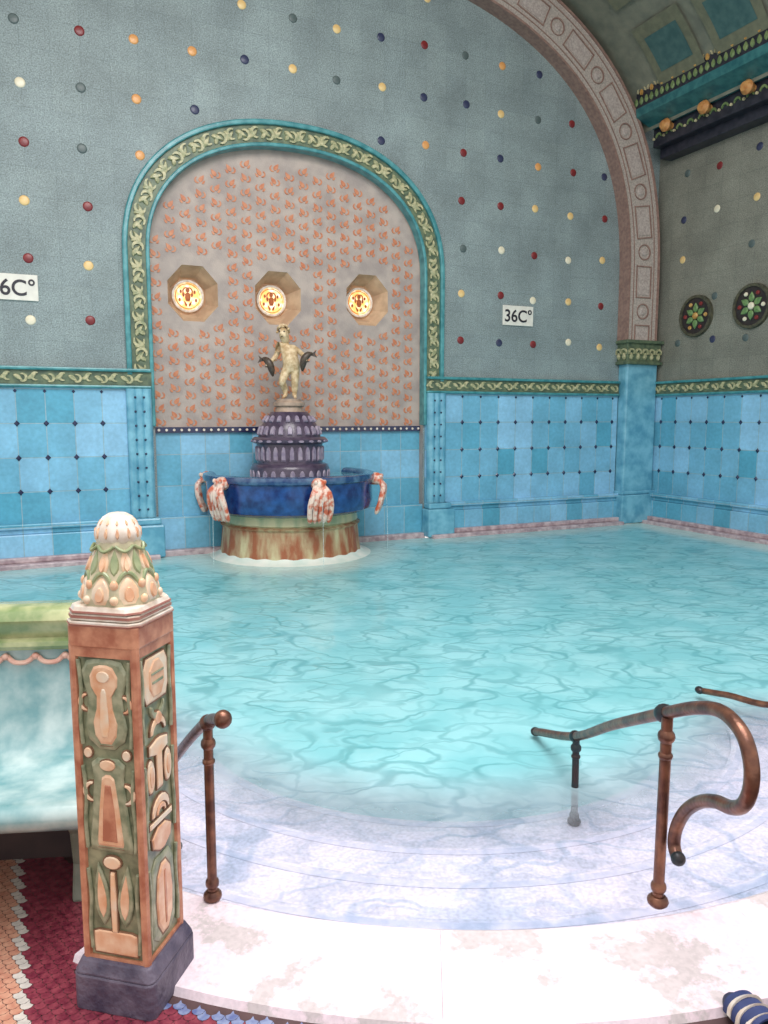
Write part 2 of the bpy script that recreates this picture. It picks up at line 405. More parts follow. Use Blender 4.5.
# ------------------------------------------------------------------ dado (lower wall)
def dado(name, place, x0, x1, label):
    e = empty(name, (0,0,0)); place(e); tag(e, label, kind='structure')
    mb = MB(); mb.box((x0, -.04, -.05), (x1, .005, 2.0)); mb.build('tile_field', DADO, e)
    mb = MB()
    n0 = math.ceil((x0+.05)/.3); n1 = math.floor((x1-.05)/.3)
    for i in range(n0, n1+1):
        for zz in (.77, 1.155, 1.54):
            mb.prism([(0,.034),(.03,0),(0,-.034),(-.03,0)], -.04, -.055, P2(i*.3, zz), 0, .4)
        mb.prism([(0,.02),(.02,0),(0,-.02),(-.02,0)], -.04, -.052, P2(i*.3, 1.90), 0, .4)
    mb.build('dark_diamond_studs', NAVY, e)
    mb = MB(); mb.box((x0, -.06, 1.97), (x1, .0, 2.14)); mb.build('scroll_ground', DKGREEN, e)
    mb = MB(); x = x0+.08; k = 0
    while x < x1-.05:
        s1 = 1 if k % 2 else -1
        M = P2(x, 2.055, PI/2, -.06)
        mb.prism(cres(.042, .028, R(-30) if s1 > 0 else R(150), R(200) if s1 > 0 else R(380)), 0, -.016, M @ P2(s1*.008, 0))
        mb.prism(tear(.12, .05, .03*s1), 0, -.018, M @ P2(-s1*.02, -.09, s1*R(20)), 0, .3)
        x += .14; k += 1
    mb.build('scroll_relief', LEAF, e)
    mb = MB(); mb.box((x0, -.10, 2.13), (x1, .0, 2.17)); mb.box((x0, -.09, 1.94), (x1, 0, 1.975)); mb.build('ledge', TURQ, e, bevel=.015)
    mb = MB(); mb.box((x0, -.14, -.05), (x1, -.03, .30)); mb.box((x0, -.11, .30), (x1, -.03, .36)); mb.box((x0, -.15, .36), (x1, -.03, .42)); mb.build('base_course', DADO, e, bevel=.012)
    mb = MB(); mb.box((x0, -.30, -.12), (x1, -.13, -.01)); mb.box((x0, -.20, -.01), (x1, -.13, .05)); mb.build('rim', RIMM, e, bevel=.012)
    return e
dado('trim_2', on_back, -8, NCX-1.83, 'turquoise tiled lower wall left of the fountain niche')
dado('trim_3', on_back, NCX+1.83, 4.0, 'turquoise tiled lower wall between niche and corner pier')
dado('trim_4', on_right, .02, 8.4, 'turquoise tiled lower wall along the right side')
for i, cx in enumerate((NCX-1.98, NCX+1.98)):
    e = empty('trim_%d' % (5+i), (0,0,0)); on_back(e); tag(e, ('left' if i == 0 else 'right')+' ribbed blue pilaster beside the niche', kind='structure')
    mb = MB()
    for k in (-1, 0, 1): mb.lathe([(0, .42), (.06, .42), (.06, 1.94), (0, 1.94)], 14, Matrix.Translation((cx+k*.085, -.06, 0)))
    mb.build('shaft', BLUEG, e, True)
    mb = MB()
    for k in (-1, 1):
        for q in range(9): mb.ball((cx+k*.05, -.115, .52+q*.165), (.014, .012, .014), None, 0, 8, 5)
    mb.build('studs', NAVY, e, True)
    mb = MB(); mb.box((cx-.20, -.24, -.05), (cx+.22, -.03, .34)); mb.box((cx-.17, -.20, .34), (cx+.19, -.03, .42)); mb.build('plinth', BLUEG, e, bevel=.02)
mb = MB(); mb.box((NCX-1.8, -.02, -.05), (NCX+1.8, .12, .40)); mb.box((NCX-1.8, -.10, -.12), (NCX+1.8, 0, .0), mi=1)
tag(on_back(mb.build('trim_7', [DADO, RIMM], bevel=.012)), 'low tiled base course inside the fountain niche', kind='structure')

# corner pier
e = empty('trim_8', (0,0,0)); on_back(e); tag(e, 'turquoise corner pier with green capital below the big arch', kind='structure')
mb = MB(); mb.box((4.02, -.20, -.05), (4.64, 0, 2.45)); mb.build('shaft', BLUEG, e, bevel=.03)
mb = MB(); mb.box((3.97, -.26, -.05), (4.68, 0, .40)); mb.box((3.99, -.23, .40), (4.67, 0, .46)); mb.build('plinth', BLUEG, e, bevel=.02)
mb = MB(); mb.box((3.99, -.23, 2.45), (4.66, 0, 2.76)); mb.box((3.95, -.27, 2.74), (4.69, 0, 2.79)); mb.box((3.96, -.26, 2.42), (4.68, 0, 2.47)); mb.build('capital', DKGREEN, e, bevel=.01)
mb = MB()
for k in range(5):
    M = P2(4.06+k*.135, 2.6, 0, -.23); mb.prism(cres(.05, .028, R(-30), R(210)), 0, -.03, M); mb.prism(tear(.11, .06), 0, -.03, M @ P2(0, -.11), 0, .3)
for k in range(2):
    M = Matrix.Translation((3.99, -.17+k*.12, 2.6)) @ Matrix.Rotation(-PI/2, 4, 'Z'); mb.prism(cres(.05, .028, R(-30), R(210)), 0, -.03, M); mb.prism(tear(.11, .06), 0, -.03, M @ P2(0, -.11), 0, .3)
mb.build('capital_leaves', LEAF, e)

# ------------------------------------------------------------------ big arch rib
RW = .58
e = empty('trim_9', (0,0,0)); on_back(e); tag(e, 'pale grey mauve arch rib with framed panels and round bosses', kind='structure')
mb = MB(); mb.strip(big(0), big(RW), 0, -.20); mb.build('rib_body', RIBM, e, bevel=.01)
mb = MB(); mb.strip(big(-.01), big(.02), 0, -.22); mb.strip(big(RW-.02), big(RW+.01), -.1, -.22); mb.strip(big(.09), big(.102), -.2, -.208); mb.strip(big(RW-.10), big(RW-.088), -.2, -.208); mb.build('edge_bands', RIBL, e)
mb = MB(); mb2 = MB()
for i, (x, z, a) in enumerate(walk(big(RW/2), .44, .25)):
    M = Matrix.Translation((x, -.20, z)) @ Matrix.Rotation(a, 4, 'Y')
    if i % 2 == 0:
        mb.prism(cres(.11, .020, 0, 2*PI*.99, 24), 0, -.015, M); mb2.prism(ell(.055, .055, 16), 0, -.02, M, 0, .3)
    else:
        for s1 in (-1, 1):
            mb.box((s1*.14-.008, -.012, -.24), (s1*.14+.008, 0, .24), M); mb.box((-.14, -.012, s1*.23-.008), (.14, 0, s1*.23+.008), M)
        mb2.box((-.11, -.010, -.19), (.11, 0, .19), M)
mb.build('panel_frames', RIBL, e); mb2.build('panel_fills', mat('pale_mauve', (196,184,176), (166,152,146), 40, .6), e)

# ------------------------------------------------------------------ vault ceiling
mb = MB(); vp = [(x, z) for x, z in big(.7) if z > 5.75]
def vsheet(m, pts, y0, y1, mi=0):
    vs = []
    for x, z in pts: vs += [(x, y0, z), (x, y1, z)]
    m.add(vs, [(2*i, 2*i+1, 2*i+3, 2*i+2) for i in range(len(pts)-1)], None, mi)
VAULT = mat('grey_green_vault', (112,114,102), (132,132,116), 6, .6, bump=.2)
vsheet(mb, vp, 0, -5.5)
mb.strip(big(RW-.04), big(.75), 0, -.03)
ce = on_back(mb.build('ceiling', VAULT, recalc=False)); tag(ce, 'grey green barrel vault with teal panels above the arch', kind='structure')
full = [(x, z) for x, z in archpath(NCX, 5.86, 4.46, 3.56, 2.6, 2.77, 160) if z > 5.8]
mb = MB(); mb2 = MB()
def spans(w, g):
    k = 0
    while (k+1)*w < len(full): yield full[k*w+g: (k+1)*w-g+1]; k += 1
for pts in spans(14, 2):
    for j in range(5):
        y0 = -.7-j*1.0
        if len(pts) > 3:
            vsheet(mb, [(x, z-.01) for x, z in pts[2:-2]], y0-.12, y0-.68)
            vsheet(mb2, pts, y0, y0-.8)
mb2.build('panel_border', mat('vault_olive', (104,106,88), (120,120,98), 12, .6), ce, recalc=False); mb.build('teal_panel', mat('dull_teal', (58,92,92), (76,108,106), 10, .5), ce, recalc=False)

# ------------------------------------------------------------------ cornice on the right side
e = empty('trim_10', (0,0,0)); on_back(e); e.location.z = .12; tag(e, 'dark blue and teal cornice with gold corbels along the right wall', kind='structure')
L0, L1 = -.22, -7.5
def bar(m, s0, s1, z0, z1, mi=0): m.box((s0, L1, z0), (s1, L0, z1), None, mi)
mb = MB(); bar(mb, 4.34, 4.72, 5.50, 5.78); bar(mb, 4.48, 4.72, 5.36, 5.52); bar(mb, 3.98, 4.72, 5.98, 6.62); bar(mb, 3.94, 4.72, 6.60, 6.68); mb.build('navy_blocks', mat('cornice_navy', (30,34,46), (54,54,64), 12, .4), e, bevel=.01)
mb = MB(); mb.add([(4.3,L0,5.76),(4.72,L0,5.76),(4.72,L0,5.99),(3.98,L0,5.99),(4.0,L0,5.88),(4.3,L1,5.76),(4.72,L1,5.76),(4.72,L1,5.99),(3.98,L1,5.99),(4.0,L1,5.88)],
   [(0,1,2,3,4),(5,6,7,8,9),(0,1,6,5),(1,2,7,6),(2,3,8,7),(3,4,9,8),(4,0,5,9)]); mb.build('teal_moulding', mat('cornice_teal', (34,92,98), (60,120,120), 10, .35), e)
mb = MB(); mb2 = MB(); mb3 = MB(); y = L0-.12
MS = lambda y, z, s: Matrix.Translation((s, y, z)) @ Matrix.Rotation(-PI/2, 4, 'Z')
while y > L1+.1:
    mb3.prism(cres(.078, .028, 0, PI), 0, -.025, MS(y, 6.19, 3.98)); mb.prism(ell(.024, .040, 10), 0, -.025, MS(y, 6.19, 3.98)); mb.prism(ell(.022, .022, 8), 0, -.025, MS(y+.1, 6.55, 3.98))
    mb.prism(tear(.13, .075), 0, -.025, MS(y, 6.38, 3.98), 0, .3)
    mb2.prism(tear(.11, .07), 0, -.025, MS(y, 6.02, 3.98), 0, .3); mb2.prism(tear(.11, .06), 0, -.025, MS(y+.1, 6.02, 3.98), 0, .3); mb2.prism(cres(.058, .028, 0, PI), 0, -.02, MS(y+.1, 6.39, 3.98)); mb3.prism([(-.035, 0), (.035, 0), (.035, .05), (-.035, .05)], 0, -.02, MS(y, 6.615, 3.94))
    mb3.prism([(-.1, 0), (.1, 0), (.1, .016), (-.1, .016)], 0, -.02, MS(y, 6.33, 3.98))
    mb2.prism(cres(.05, .03, 0, PI), 0, -.02, MS(y, 5.62, 4.34)); mb3.prism(ell(.02, .02, 8), 0, -.02, MS(y+.1, 5.62, 4.34))
    y -= .2
mb.build('gold_arches', GOLD, e); mb2.build('green_leaves', mat('cornice_green', (98,122,76), (130,146,96), 10, .4), e); mb3.build('cream_bands', mat('cornice_cream', (176,166,128), (206,196,158), 14, .4), e)
y = L0-.35
while y > L1+.2:
    mb = MB(); T = Matrix.Translation((4.27, y, 5.70)) @ Matrix.Rotation(-PI/2, 4, 'Y') @ Matrix.Scale(.8, 4)
    mb.lathe([(0, .14), (.07, .13), (.115, .06), (.09, -.02), (.06, -.05), (.075, -.22)], 16, T)
    mb.build('corbel', mat('gold_corbel', (184,120,66), (212,156,94), 14, .4), e, True); y -= .70

# ------------------------------------------------------------------ medallions on the right wall
for i, (u, v) in enumerate(((697, 316), (753, 306))):
    x, z = right(u, v)
    e = empty('wall_medallion', CORN+NRM*x+Vector((0,0,z)), TH-PI/2)
    tag(e, ['round dark green floral medallion on side wall nearer the corner pier', 'round dark floral medallion on side wall farther from the corner pier'][i], 'medallion', 'round floral medallions on the side wall')
    T = Matrix.Rotation(PI/2, 4, 'X')
    DD = mat('medallion_ground', (40,36,40), (56,48,46), 14, .4)
    mb = MB(); mb.lathe([(0, .03), (.27, .03), (.27, -.01)], 32, T); mb.build('disc', DD, e)
    mb = MB(); mb.lathe([(.26, -.01), (.26, .05), (.28, .055), (.30, .05), (.305, -.01)], 36, T); mb.build('ring', mat('medallion_ring', (58,58,48), (92,90,70), 20, .4), e, True)
    for k in range(6):
        a = k*PI/3
        mb = MB(); mb.prism(tear(.14, .09), -.03, -.05, P2(0, 0, a) @ P2(0, .05), 0, .3); mb.build('leaf', mat('medallion_green', (86,124,76), (126,156,98), 20, .4), e)
        mb = MB(); mb.prism(ell(.030, .030, 10), -.03, -.052, P2(0, 0, a+PI/6) @ P2(0, .19), 0, .3); mb.build('bud', [GOLD, cl['c']][i] if k % 2 else cl['r'], e)
    mb = MB(); mb.prism(ell(.05, .05, 12), -.03, -.06, None, 0, .3); mb.build('flower_centre', [GOLD, cl['c']][i], e)

# ------------------------------------------------------------------ temperature signs
SIGN = mat('sign_white', (232,230,218), (218,216,206), 8, .4); INK = mat('sign_ink', (34,34,44), None, rough=.5)
for i, (u, v, lb) in enumerate(((12, 287, 'white temperature plate cut by the left picture edge'), (517.5, 316, 'white temperature plate between niche and big arch'))):
    x, z = back(u, v)
    e = empty('temperature_sign', P0+E*x+Vector((0,0,z)), TH); tag(e, lb, 'sign', 'temperature plates on the back wall')
    mb = MB(); mb.box((-.26, -.022, -.14), (.26, .0, .14)); mb.build('plate', SIGN, e, bevel=.005)
    cu = bpy.data.curves.new('t', 'FONT'); cu.body = '36C°'; cu.size = .24; cu.align_x = 'CENTER'; cu.align_y = 'CENTER'; cu.extrude = .003; cu.offset = .003
    to = bpy.data.objects.new('t', cu); COL.objects.link(to); bpy.context.view_layer.update()
    me = bpy.data.meshes.new_from_object(to.evaluated_get(bpy.context.evaluated_depsgraph_get())); bpy.data.objects.remove(to)
    w = max(q.co.x for q in me.vertices)-min(q.co.x for q in me.vertices); sx = .46/w
    cxm = (max(q.co.x for q in me.vertices)+min(q.co.x for q in me.vertices))/2; cym = (max(q.co.y for q in me.vertices)+min(q.co.y for q in me.vertices))/2
    for q in me.vertices: q.co = Vector(((q.co.x-cxm)*sx, -.024-q.co.z, q.co.y-cym))
    me.materials.clear(); me.materials.append(INK); o = bpy.data.objects.new('lettering', me); COL.objects.link(o); o.parent = e

# ------------------------------------------------------------------ fountain
fs, fd = -1.48, .45
FC = P0+E*fs+NRM*fd; FZ = .09
A0, A1 = R(-205), R(25)
ft = empty('basin_fountain', (FC.x, FC.y, FZ), TH); ft.scale = (.965, .965, 1); tag(ft, 'blue glazed round fountain in the niche with tiered pedestal and hanging spouts', 'fountain')
RUST = mat('rust_stained_base', (150,88,56), (192,184,144), 7, .5, bump=.3, sharp=(.42, .66), detail=6, vec=(1, 1, .3))
PALE = mat('pale_limestone_ledge', (196,212,202), (222,226,216), 5, .5)
mb = MB(); mb.lathe([(1.12, -.22), (1.10, -.165), (.96, -.135), (.90, -.10), (.86, -.04), (.80, .0)], 56, None, 0, A0, A1); mb.build('pale_ledge', PALE, ft, True)
mb = MB(); mb.lathe([(.90, -.12), (.88, .0), (.87, .12), (.86, .21), (.89, .24), (.82, .27)], 72, None, 0, A0, A1, wob=lambda a, z: 1+.004*math.cos(a*24)); mb.build('rusty_base', RUST, ft, True)
mb = MB(); mb.lathe([(.83, .25), (.86, .28), (.85, .37), (.92, .40)], 56, None, 0, A0, A1); mb.build('cream_drum', mat('cream_green_drum', (206,198,158), (160,172,136), 6, .35, sharp=(.4, .6), vec=(1, 1, .3)), ft, True)
mb = MB(); mb.lathe([(.84, .38), (.95, .39), (1.03, .43), (1.055, .52), (1.05, .64), (1.06, .78), (.9, .78)], 56, None, 0, A0, A1); mb.build('basin', COBALT, ft, True)
mb = MB(); mb.lathe([(1.05, .755), (1.085, .775), (1.095, .81), (1.085, .845), (1.03, .86), (.98, .85), (.95, .82), (.92, .70), (0, .70)], 56, None, 0, A0, A1); mb.build('rim', mat('rim_cobalt', (28,58,104), (98,130,156), 9, .2, coat=.5, sharp=(.42, .8)), ft, True)
mb = MB(); mb.lathe([(0, .80), (.94, .80)], 48, None, 0, A0, A1); mb.build('basin_water', mat('basin_water', (70,140,150), (110,170,175), 5, .05), ft)
SHELL = mat('white_orange_shell', (232,206,190), (204,104,74), 14, .35, sharp=(.45, .6))
JET = mat('water_jet', (190,215,218), (220,235,235), 9, .1); JET.node_tree.nodes['Principled BSDF'].inputs['Alpha'].default_value = .3
camdir = math.atan2(-FC.y, -FC.x)-TH
for a in (-46, 17, 78, -104):
    ang = camdir+R(a)+PI/2
    M = Matrix.Rotation(ang, 4, 'Z') @ Matrix.Translation((0, -1.07, .64)) @ Matrix.Diagonal((1.0, 1.0, 1.12, 1))
    sp = MB()
    sp.ball((0, -.03, .12), (.085, .10, .07), M, 0, 14, 8)
    for k in range(5):
        t = (k-2)/2; sp.tube(smoothpts([(t*.03, -.04, .12), (t*.09, -.13, .04), (t*.13, -.10, -.12), (t*.11, -.04, -.26)], 4), [.03]*4+[.036]*4+[.03]*4+[.012], 8, M)
    sp.ball((-.05, -.10, .15), .025, M, 0, 8, 6); sp.ball((.05, -.10, .15), .025, M, 0, 8, 6)
    so = sp.build('spout', SHELL, ft, True)
    j = MB(); j.tube(smoothpts([(0, -.13, .05), (0, -.17, -.1), (0, -.18, -.35), (0, -.185, -.70)], 4), .004, 8, M)
    j.build('water_stream', JET, so, True)
PURP = mat('plum_navy_glaze', (60,48,68), (84,72,90), 14, .3, coat=.3); LILAC = mat('lilac_white_glaze', (160,148,162), (128,116,138), 14, .35)
kz = (1.83-FZ-.70)/(1.83-.70); PM = Matrix.Translation((0,0,.70*(1-kz))) @ Matrix.Diagonal((1.04, 1.04, kz, 1))
mb = MB(); mb.lathe([(0, .70), (.47, .70), (.48, .92), (.46, .97), (.44, .98), (0, .98)], 40, PM); mb.build('pedestal_foot', PURP, ft, True)
mb = MB(); mb.lathe([(.40, .98), (.40, 1.24), (.45, 1.26), (.46, 1.30), (.43, 1.33), (0, 1.33)], 40, PM); mb.build('pedestal_drum', PURP, ft, True)
mb = MB(); mb.lathe([(.38, 1.33), (.37, 1.40), (.33, 1.50), (.27, 1.60), (.22, 1.66), (0, 1.66)], 40, PM); mb.build('pedestal_dome', PURP, ft, True)
mb = MB(); mb.lathe([(.17, 1.66), (.16, 1.72), (.19, 1.74), (.19, 1.78), (.15, 1.80), (.15, 1.83), (0, 1.83)], 32, PM); mb.build('pedestal_cap', mat('cap_stone', (180,158,138), (150,130,116), 14, .4), ft, True)
mb = MB()
def ringof(m, n, r, z, poly, th, tilt=0, ch=.2):
    for k in range(n): m.prism(poly, .01, -th, PM @ Matrix.Rotation(2*PI*k/n, 4, 'Z') @ Matrix.Translation((0, -r, z)) @ Matrix.Rotation(tilt, 4, 'X'), 0, ch)
arch = [(-.035, -.07), (.035, -.07), (.035, .02), (.02, .055), (0, .068), (-.02, .055), (-.035, .02)]
ringof(mb, 26, .475, .84, [(p[0]*.9, p[1]*1.0) for p in arch], .015)
ringof(mb, 26, .40, 1.12, [(p[0]*.80, p[1]*1.4) for p in arch], .02)
ringof(mb, 22, .455, 1.28, ell(.034, .018, 10), .015)
ringof(mb, 22, .365, 1.42, [(p[0]*.85, p[1]*.9) for p in arch], .02, R(-18)); ringof(mb, 18, .295, 1.57, [(p[0]*.75, p[1]*.7) for p in arch], .02, R(-35))
mb.build('arcade_relief', LILAC, ft)

# ------------------------------------------------------------------ statue (child figure)
st = empty('statue', (FC.x, FC.y, 1.83), TH-R(26)); tag(st, 'pale stone statue of a nude child holding dark fish, atop the fountain pedestal', 'statue')
V = []; RR = []; Ed = []
def sv(p, r, par=None):
    V.append(Vector(p)); RR.append(r)
    if par is not None: Ed.append((par, len(V)-1))
    return len(V)-1
pel = sv((.034,0,.40), (.084,.076)); bel = sv((.020,-.028,.485), (.086,.090), pel); che = sv((-.010,-.008,.585), (.082,.070), bel)
nec = sv((-.020,-.006,.660), (.037,.037), che); chn = sv((-.038,-.024,.715), (.060,.062), nec); hd = sv((-.050,-.028,.785), (.082,.086), chn); ht = sv((-.050,-.016,.855), (.054,.058), hd)
nose = sv((-.062,-.116,.770), (.013,.013), hd)
HX = -.054
for sgn in (-1, 1):
    sh = sv((-.012+sgn*.092,0,.625-.018*sgn), (.041,.039), che)
    el = sv((sgn*.158+.004,.035,.530+.012*sgn), (.034,.032), sh)
    fo = sv((sgn*.198,-.02,.485+.03*sgn), (.029,.027), el); wr_ = sv((sgn*.218,-.065,.465+.03*sgn), (.020,.019), fo); pa = sv((sgn*.222,-.09,.455+.03*sgn), (.022,.018), wr_)
    pz = .455+.03*sgn
    for q in range(4):
        f1 = sv((sgn*(.208+.012*q),-.122,pz+.01-.008*q), (.008,.008), pa); f2 = sv((sgn*(.202+.012*q),-.128-.003*q,pz-.015-.008*q), (.007,.007), f1)
    sv((sgn*.197,-.10,pz+.018), (.008,.008), pa)
    fw = 1 if sgn < 0 else 0
    hp = sv((.030+sgn*.053,-.012*fw,.345+.014*sgn), (.070,.068), pel); kn = sv((.016+sgn*.060-.03*fw,-.080*fw-.006,.205), (.047,.047), hp)
    ca = sv((.020+sgn*.050-.02*fw,.020-.01*fw,.13), (.043,.045), kn); an = sv((.020+sgn*.044-.02*fw,.026,.042), (.026,.027), ca); sv((.020+sgn*.066-.02*fw,-.04,.018), (.027,.018), an)
me = bpy.data.meshes.new('body'); me.from_pydata([tuple(v) for v in V], Ed, []); bo = bpy.data.objects.new('body', me); COL.objects.link(bo); bo.parent = st; me.materials.append(STATUE)
sk = bo.modifiers.new('skin', 'SKIN'); sk.use_smooth_shade = True
for i, d in enumerate(me.skin_vertices[0].data): d.radius = RR[i]; d.use_root = (i == 0)
su = bo.modifiers.new('sub', 'SUBSURF'); su.levels = 2; su.render_levels = 2
mb = MB()
for k in range(70):
    a = random.uniform(0, 2*PI); t = random.uniform(-.1, 1.5)
    x = .072*math.cos(a)*math.cos(t); y = .076*math.sin(a)*math.cos(t)+.006; z = .803+.080*math.sin(t)
    if y < -.02 and z < .850: continue
    mb.ball((x+HX, y-.020, z), .017, None, 0, 8, 6)
mb.build('curly_hair', STATUE, st, True)
for sgn in (-1, 1):
    dz = .03*sgn-.03
    mb = MB(); mb.tube(smoothpts([(sgn*.31,-.06,.535+dz), (sgn*.265,-.09,.53+dz), (sgn*.215,-.11,.485+dz), (sgn*.19,-.10,.41+dz), (sgn*.18,-.07,.33+dz)], 5), [.008,.014,.02,.024,.028,.034,.038,.04,.042,.044,.045,.045,.044,.043,.042,.04,.036,.03,.024,.018,.01], 10)
    mb.prism([(sgn*.28,.525+dz),(sgn*.35,.58+dz),(sgn*.335,.535+dz),(sgn*.36,.49+dz),(sgn*.28,.515+dz)], -.08, -.065); mb.prism([(sgn*.22,.48+dz),(sgn*.27,.44+dz),(sgn*.20,.42+dz)], -.11, -.095)
    f = mb.build('fish', STATD, st, True)
for sgn in (-1, 1):
    mb = MB(); mb.ball((sgn*.028+HX-.004, -.105, .798), (.011, .006, .008), None, 0, 8, 6); mb.build('eye', STATD, st, True)
mb = MB(); mb.ball((HX-.004, -.100, .740), (.017, .007, .006), None, 0, 8, 6); mb.build('mouth', STATD, st, True)

# ------------------------------------------------------------------ floor / deck, curb, steps, pool
CC = (.31, 4.77); R0 = 2.6
arc = [(CC[0]+R0*math.cos(R(a)), CC[1]+R0*math.sin(R(a))) for a in [-119.7+119.7*i/60 for i in range(61)]]
YE = 2.95
edge = [(-7.3, YE), (-.98, YE)]+arc+[(7.75, 4.8)]
deck = edge+[(7.75, -2.2), (-7.3, -2.2)]
mb = MB(); mb.flat([deck], 0, axis='z')
n = len(edge); vs = [(p[0], p[1], 0) for p in edge]+[(p[0], p[1], -1.1) for p in edge]
mb.add(vs, [(i, n+i, n+i+1, i+1) for i in range(n-1)])
fl = mb.build('floor', GROUT, recalc=False); tag(fl, 'pool deck with maroon and terracotta scale mosaic', kind='structure')
sc = [MB() for _ in range(4)]; r = .019
y = 1.2; j = 0
shape = [(r*.92*math.cos(R(a)), r*.92*math.sin(R(a))) for a in (180, 210, 240, 270, 300, 330, 360)]+[(.293*r*.95, .293*r*.95), (0, r*.9), (-.293*r*.95, .293*r*.95)]
while y < 2.93:
    x = -2.1+(r if j % 2 else 0)
    while x < .7:
        d = math.hypot(x-CC[0], y-CC[1])
        if d > R0+.37+r or (x < -.80 and d > R0+r and y > 2.05):
            xx = x+.5*(y-1.89)
            k = 1 if xx < -1.0 else (2 if xx < -.965 else 0)
            if R0+.37+r < d < R0+.42 and x > -.8: k = 3
            sc[k].add([(x+p[0], y+p[1], .003) for p in shape], [list(range(10))])
        x += 2*r
    y += r; j += 1
for k, (nm, mm) in enumerate((('maroon_scales', mat('maroon_tile', (112,40,58), (150,70,82), 40, .25, coat=.3)), ('terracotta_scales', mat('terracotta_tile', (190,130,108), (210,160,134), 40, .3)),
                              ('white_scales', mat('white_tile', (214,206,196), (190,184,176), 40, .3)), ('blue_scales', mat('blue_grey_tile', (92,104,150), (140,150,180), 40, .3)))):
    sc[k].build(nm, mm, fl)
mb = MB(); a0 = -114.5
while a0 < 4:
    a1 = min(a0+21.5, 5); q = 12; vs = []
    for i in range(q+1):
        a = R(a0+.008+(a1-a0-.016)*i/q); c, s_ = math.cos(a), math.sin(a)
        for rr, zz in ((R0-.03, -.09), (R0-.03, .010), (R0-.01, .022), (R0+.36, .022), (R0+.37, .0)): vs.append((CC[0]+rr*c, CC[1]+rr*s_, zz))
    mb.add(vs, [(5*i+t, 5*i+t+5, 5*i+t+6, 5*i+t+1) for i in range(q) for t in range(4)]+[(0,1,2,3,4), (5*q+4,5*q+3,5*q+2,5*q+1,5*q)]); a0 = a1+.001
    if a1 >= 5: break
def marble(name, cols, grain, ns=2.6, pos=(.30, .46, .53, .56, .72)):
    m = bpy.data.materials.new(name); m.use_nodes = True; n = m.node_tree; L = n.links; b = n.nodes['Principled BSDF']; b.inputs['Roughness'].default_value = .35
    tc = n.nodes.new('ShaderNodeTexCoord'); t = n.nodes.new('ShaderNodeTexNoise'); t.inputs['Scale'].default_value = ns; t.inputs['Detail'].default_value = 8; t.inputs['Roughness'].default_value = .65
    t2 = n.nodes.new('ShaderNodeTexNoise'); t2.inputs['Scale'].default_value = 60; t2.inputs['Detail'].default_value = 3
    L.new(tc.outputs['Object'], t.inputs['Vector']); L.new(tc.outputs['Object'], t2.inputs['Vector'])
    r = n.nodes.new('ShaderNodeValToRGB'); e = r.color_ramp.elements; e[0].position = pos[0]; e[0].color = lin(cols[0]); e[1].position = pos[1]; e[1].color = lin(cols[1])
    for p, c in zip(pos[2:], cols[2:]):
        x = e.new(p); x.color = lin(c)
    L.new(t.outputs['Fac'], r.inputs['Fac'])
    mx = n.nodes.new('ShaderNodeMix'); mx.data_type = 'RGBA'; mx.blend_type = 'MULTIPLY'; mx.inputs[0].default_value = grain
    L.new(r.outputs['Color'], mx.inputs[6])
    mr = n.nodes.new('ShaderNodeMapRange'); mr.inputs[1].default_value = .35; mr.inputs[2].default_value = .6; mr.inputs[3].default_value = .6; mr.inputs[4].default_value = 1
    L.new(t2.outputs['Fac'], mr.inputs[0]); L.new(mr.outputs[0], mx.inputs[7]); L.new(mx.outputs[2], b.inputs['Base Color'])
    bp = n.nodes.new('ShaderNodeBump'); bp.inputs['Strength'].default_value = .2; bp.inputs['Distance'].default_value = .01; L.new(t.outputs['Fac'], bp.inputs['Height']); L.new(bp.outputs['Normal'], b.inputs['Normal'])
    return m
WM = marble('worn_marble', [(250,240,244), (240,224,231), (237,217,224), (204,193,193), (226,211,213)], .32)
STEPM = marble('wet_step_marble', [(252,244,250), (242,232,242), (236,228,240), (216,212,224), (240,232,242)], .55, 5)
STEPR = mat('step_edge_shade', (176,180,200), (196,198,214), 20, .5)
STEPT = mat('pale_turquoise_step', (190,228,230), (206,236,238), 6, .4)
tag(mb.build('trim_11', WM, recalc=False), 'curved worn pinkish white marble kerb at the pool steps', kind='structure')
mb = MB(); rr = R0-.004; z0 = -.085; TC = Matrix.Translation((CC[0], CC[1], 0)); NOS = []
for k in range(1, 8):
    r2 = rr-(.30 if k > 1 else .22); dz = .05
    mb.lathe([(rr, z0), (r2+.016, z0), (r2+.004, z0-.004), (r2, z0-.016)], 90, TC, 0 if k < 5 else 1, R(-180), 0)
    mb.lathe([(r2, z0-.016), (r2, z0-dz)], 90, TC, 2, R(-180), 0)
    NOS.append((r2, z0)); rr = r2; z0 -= dz
mb.lathe([(rr, z0), (0, z0)], 60, TC, 1, R(-180), 0)
ps = mb.build('pool_steps', [STEPM, STEPT, STEPR], recalc=False); tag(ps, 'curved pale marble steps going down into the water', kind='structure')
for p in ps.data.polygons:
    if p.normal.z < -.3: p.flip()
mb = MB()
for r2, zz in NOS[:4]:
    mb.lathe([(r2+.065, zz+.001), (r2+.065, zz+.002), (r2+.030, zz+.002), (r2+.030, zz+.001)], 90, TC, 0, R(-180), 0)
mb.build('grey_edge_band', mat('band_grey', (204,202,218), (226,220,232), 30, .6), ps)  # pale grey band just behind the upper step edges
def inset(d):
    a = CORN-E*d+NRM*d; b = P0-E*8+NRM*d; return [(a.x, a.y), (b.x, b.y)]
pool = edge+inset(.16)
mb = MB(); mb.flat([pool], -.98, axis='z'); tag(mb.build('pool_floor', mat('pool_floor_tile', (110,190,196), (140,210,214), 4, .4), recalc=False), 'turquoise pool bottom', kind='structure')

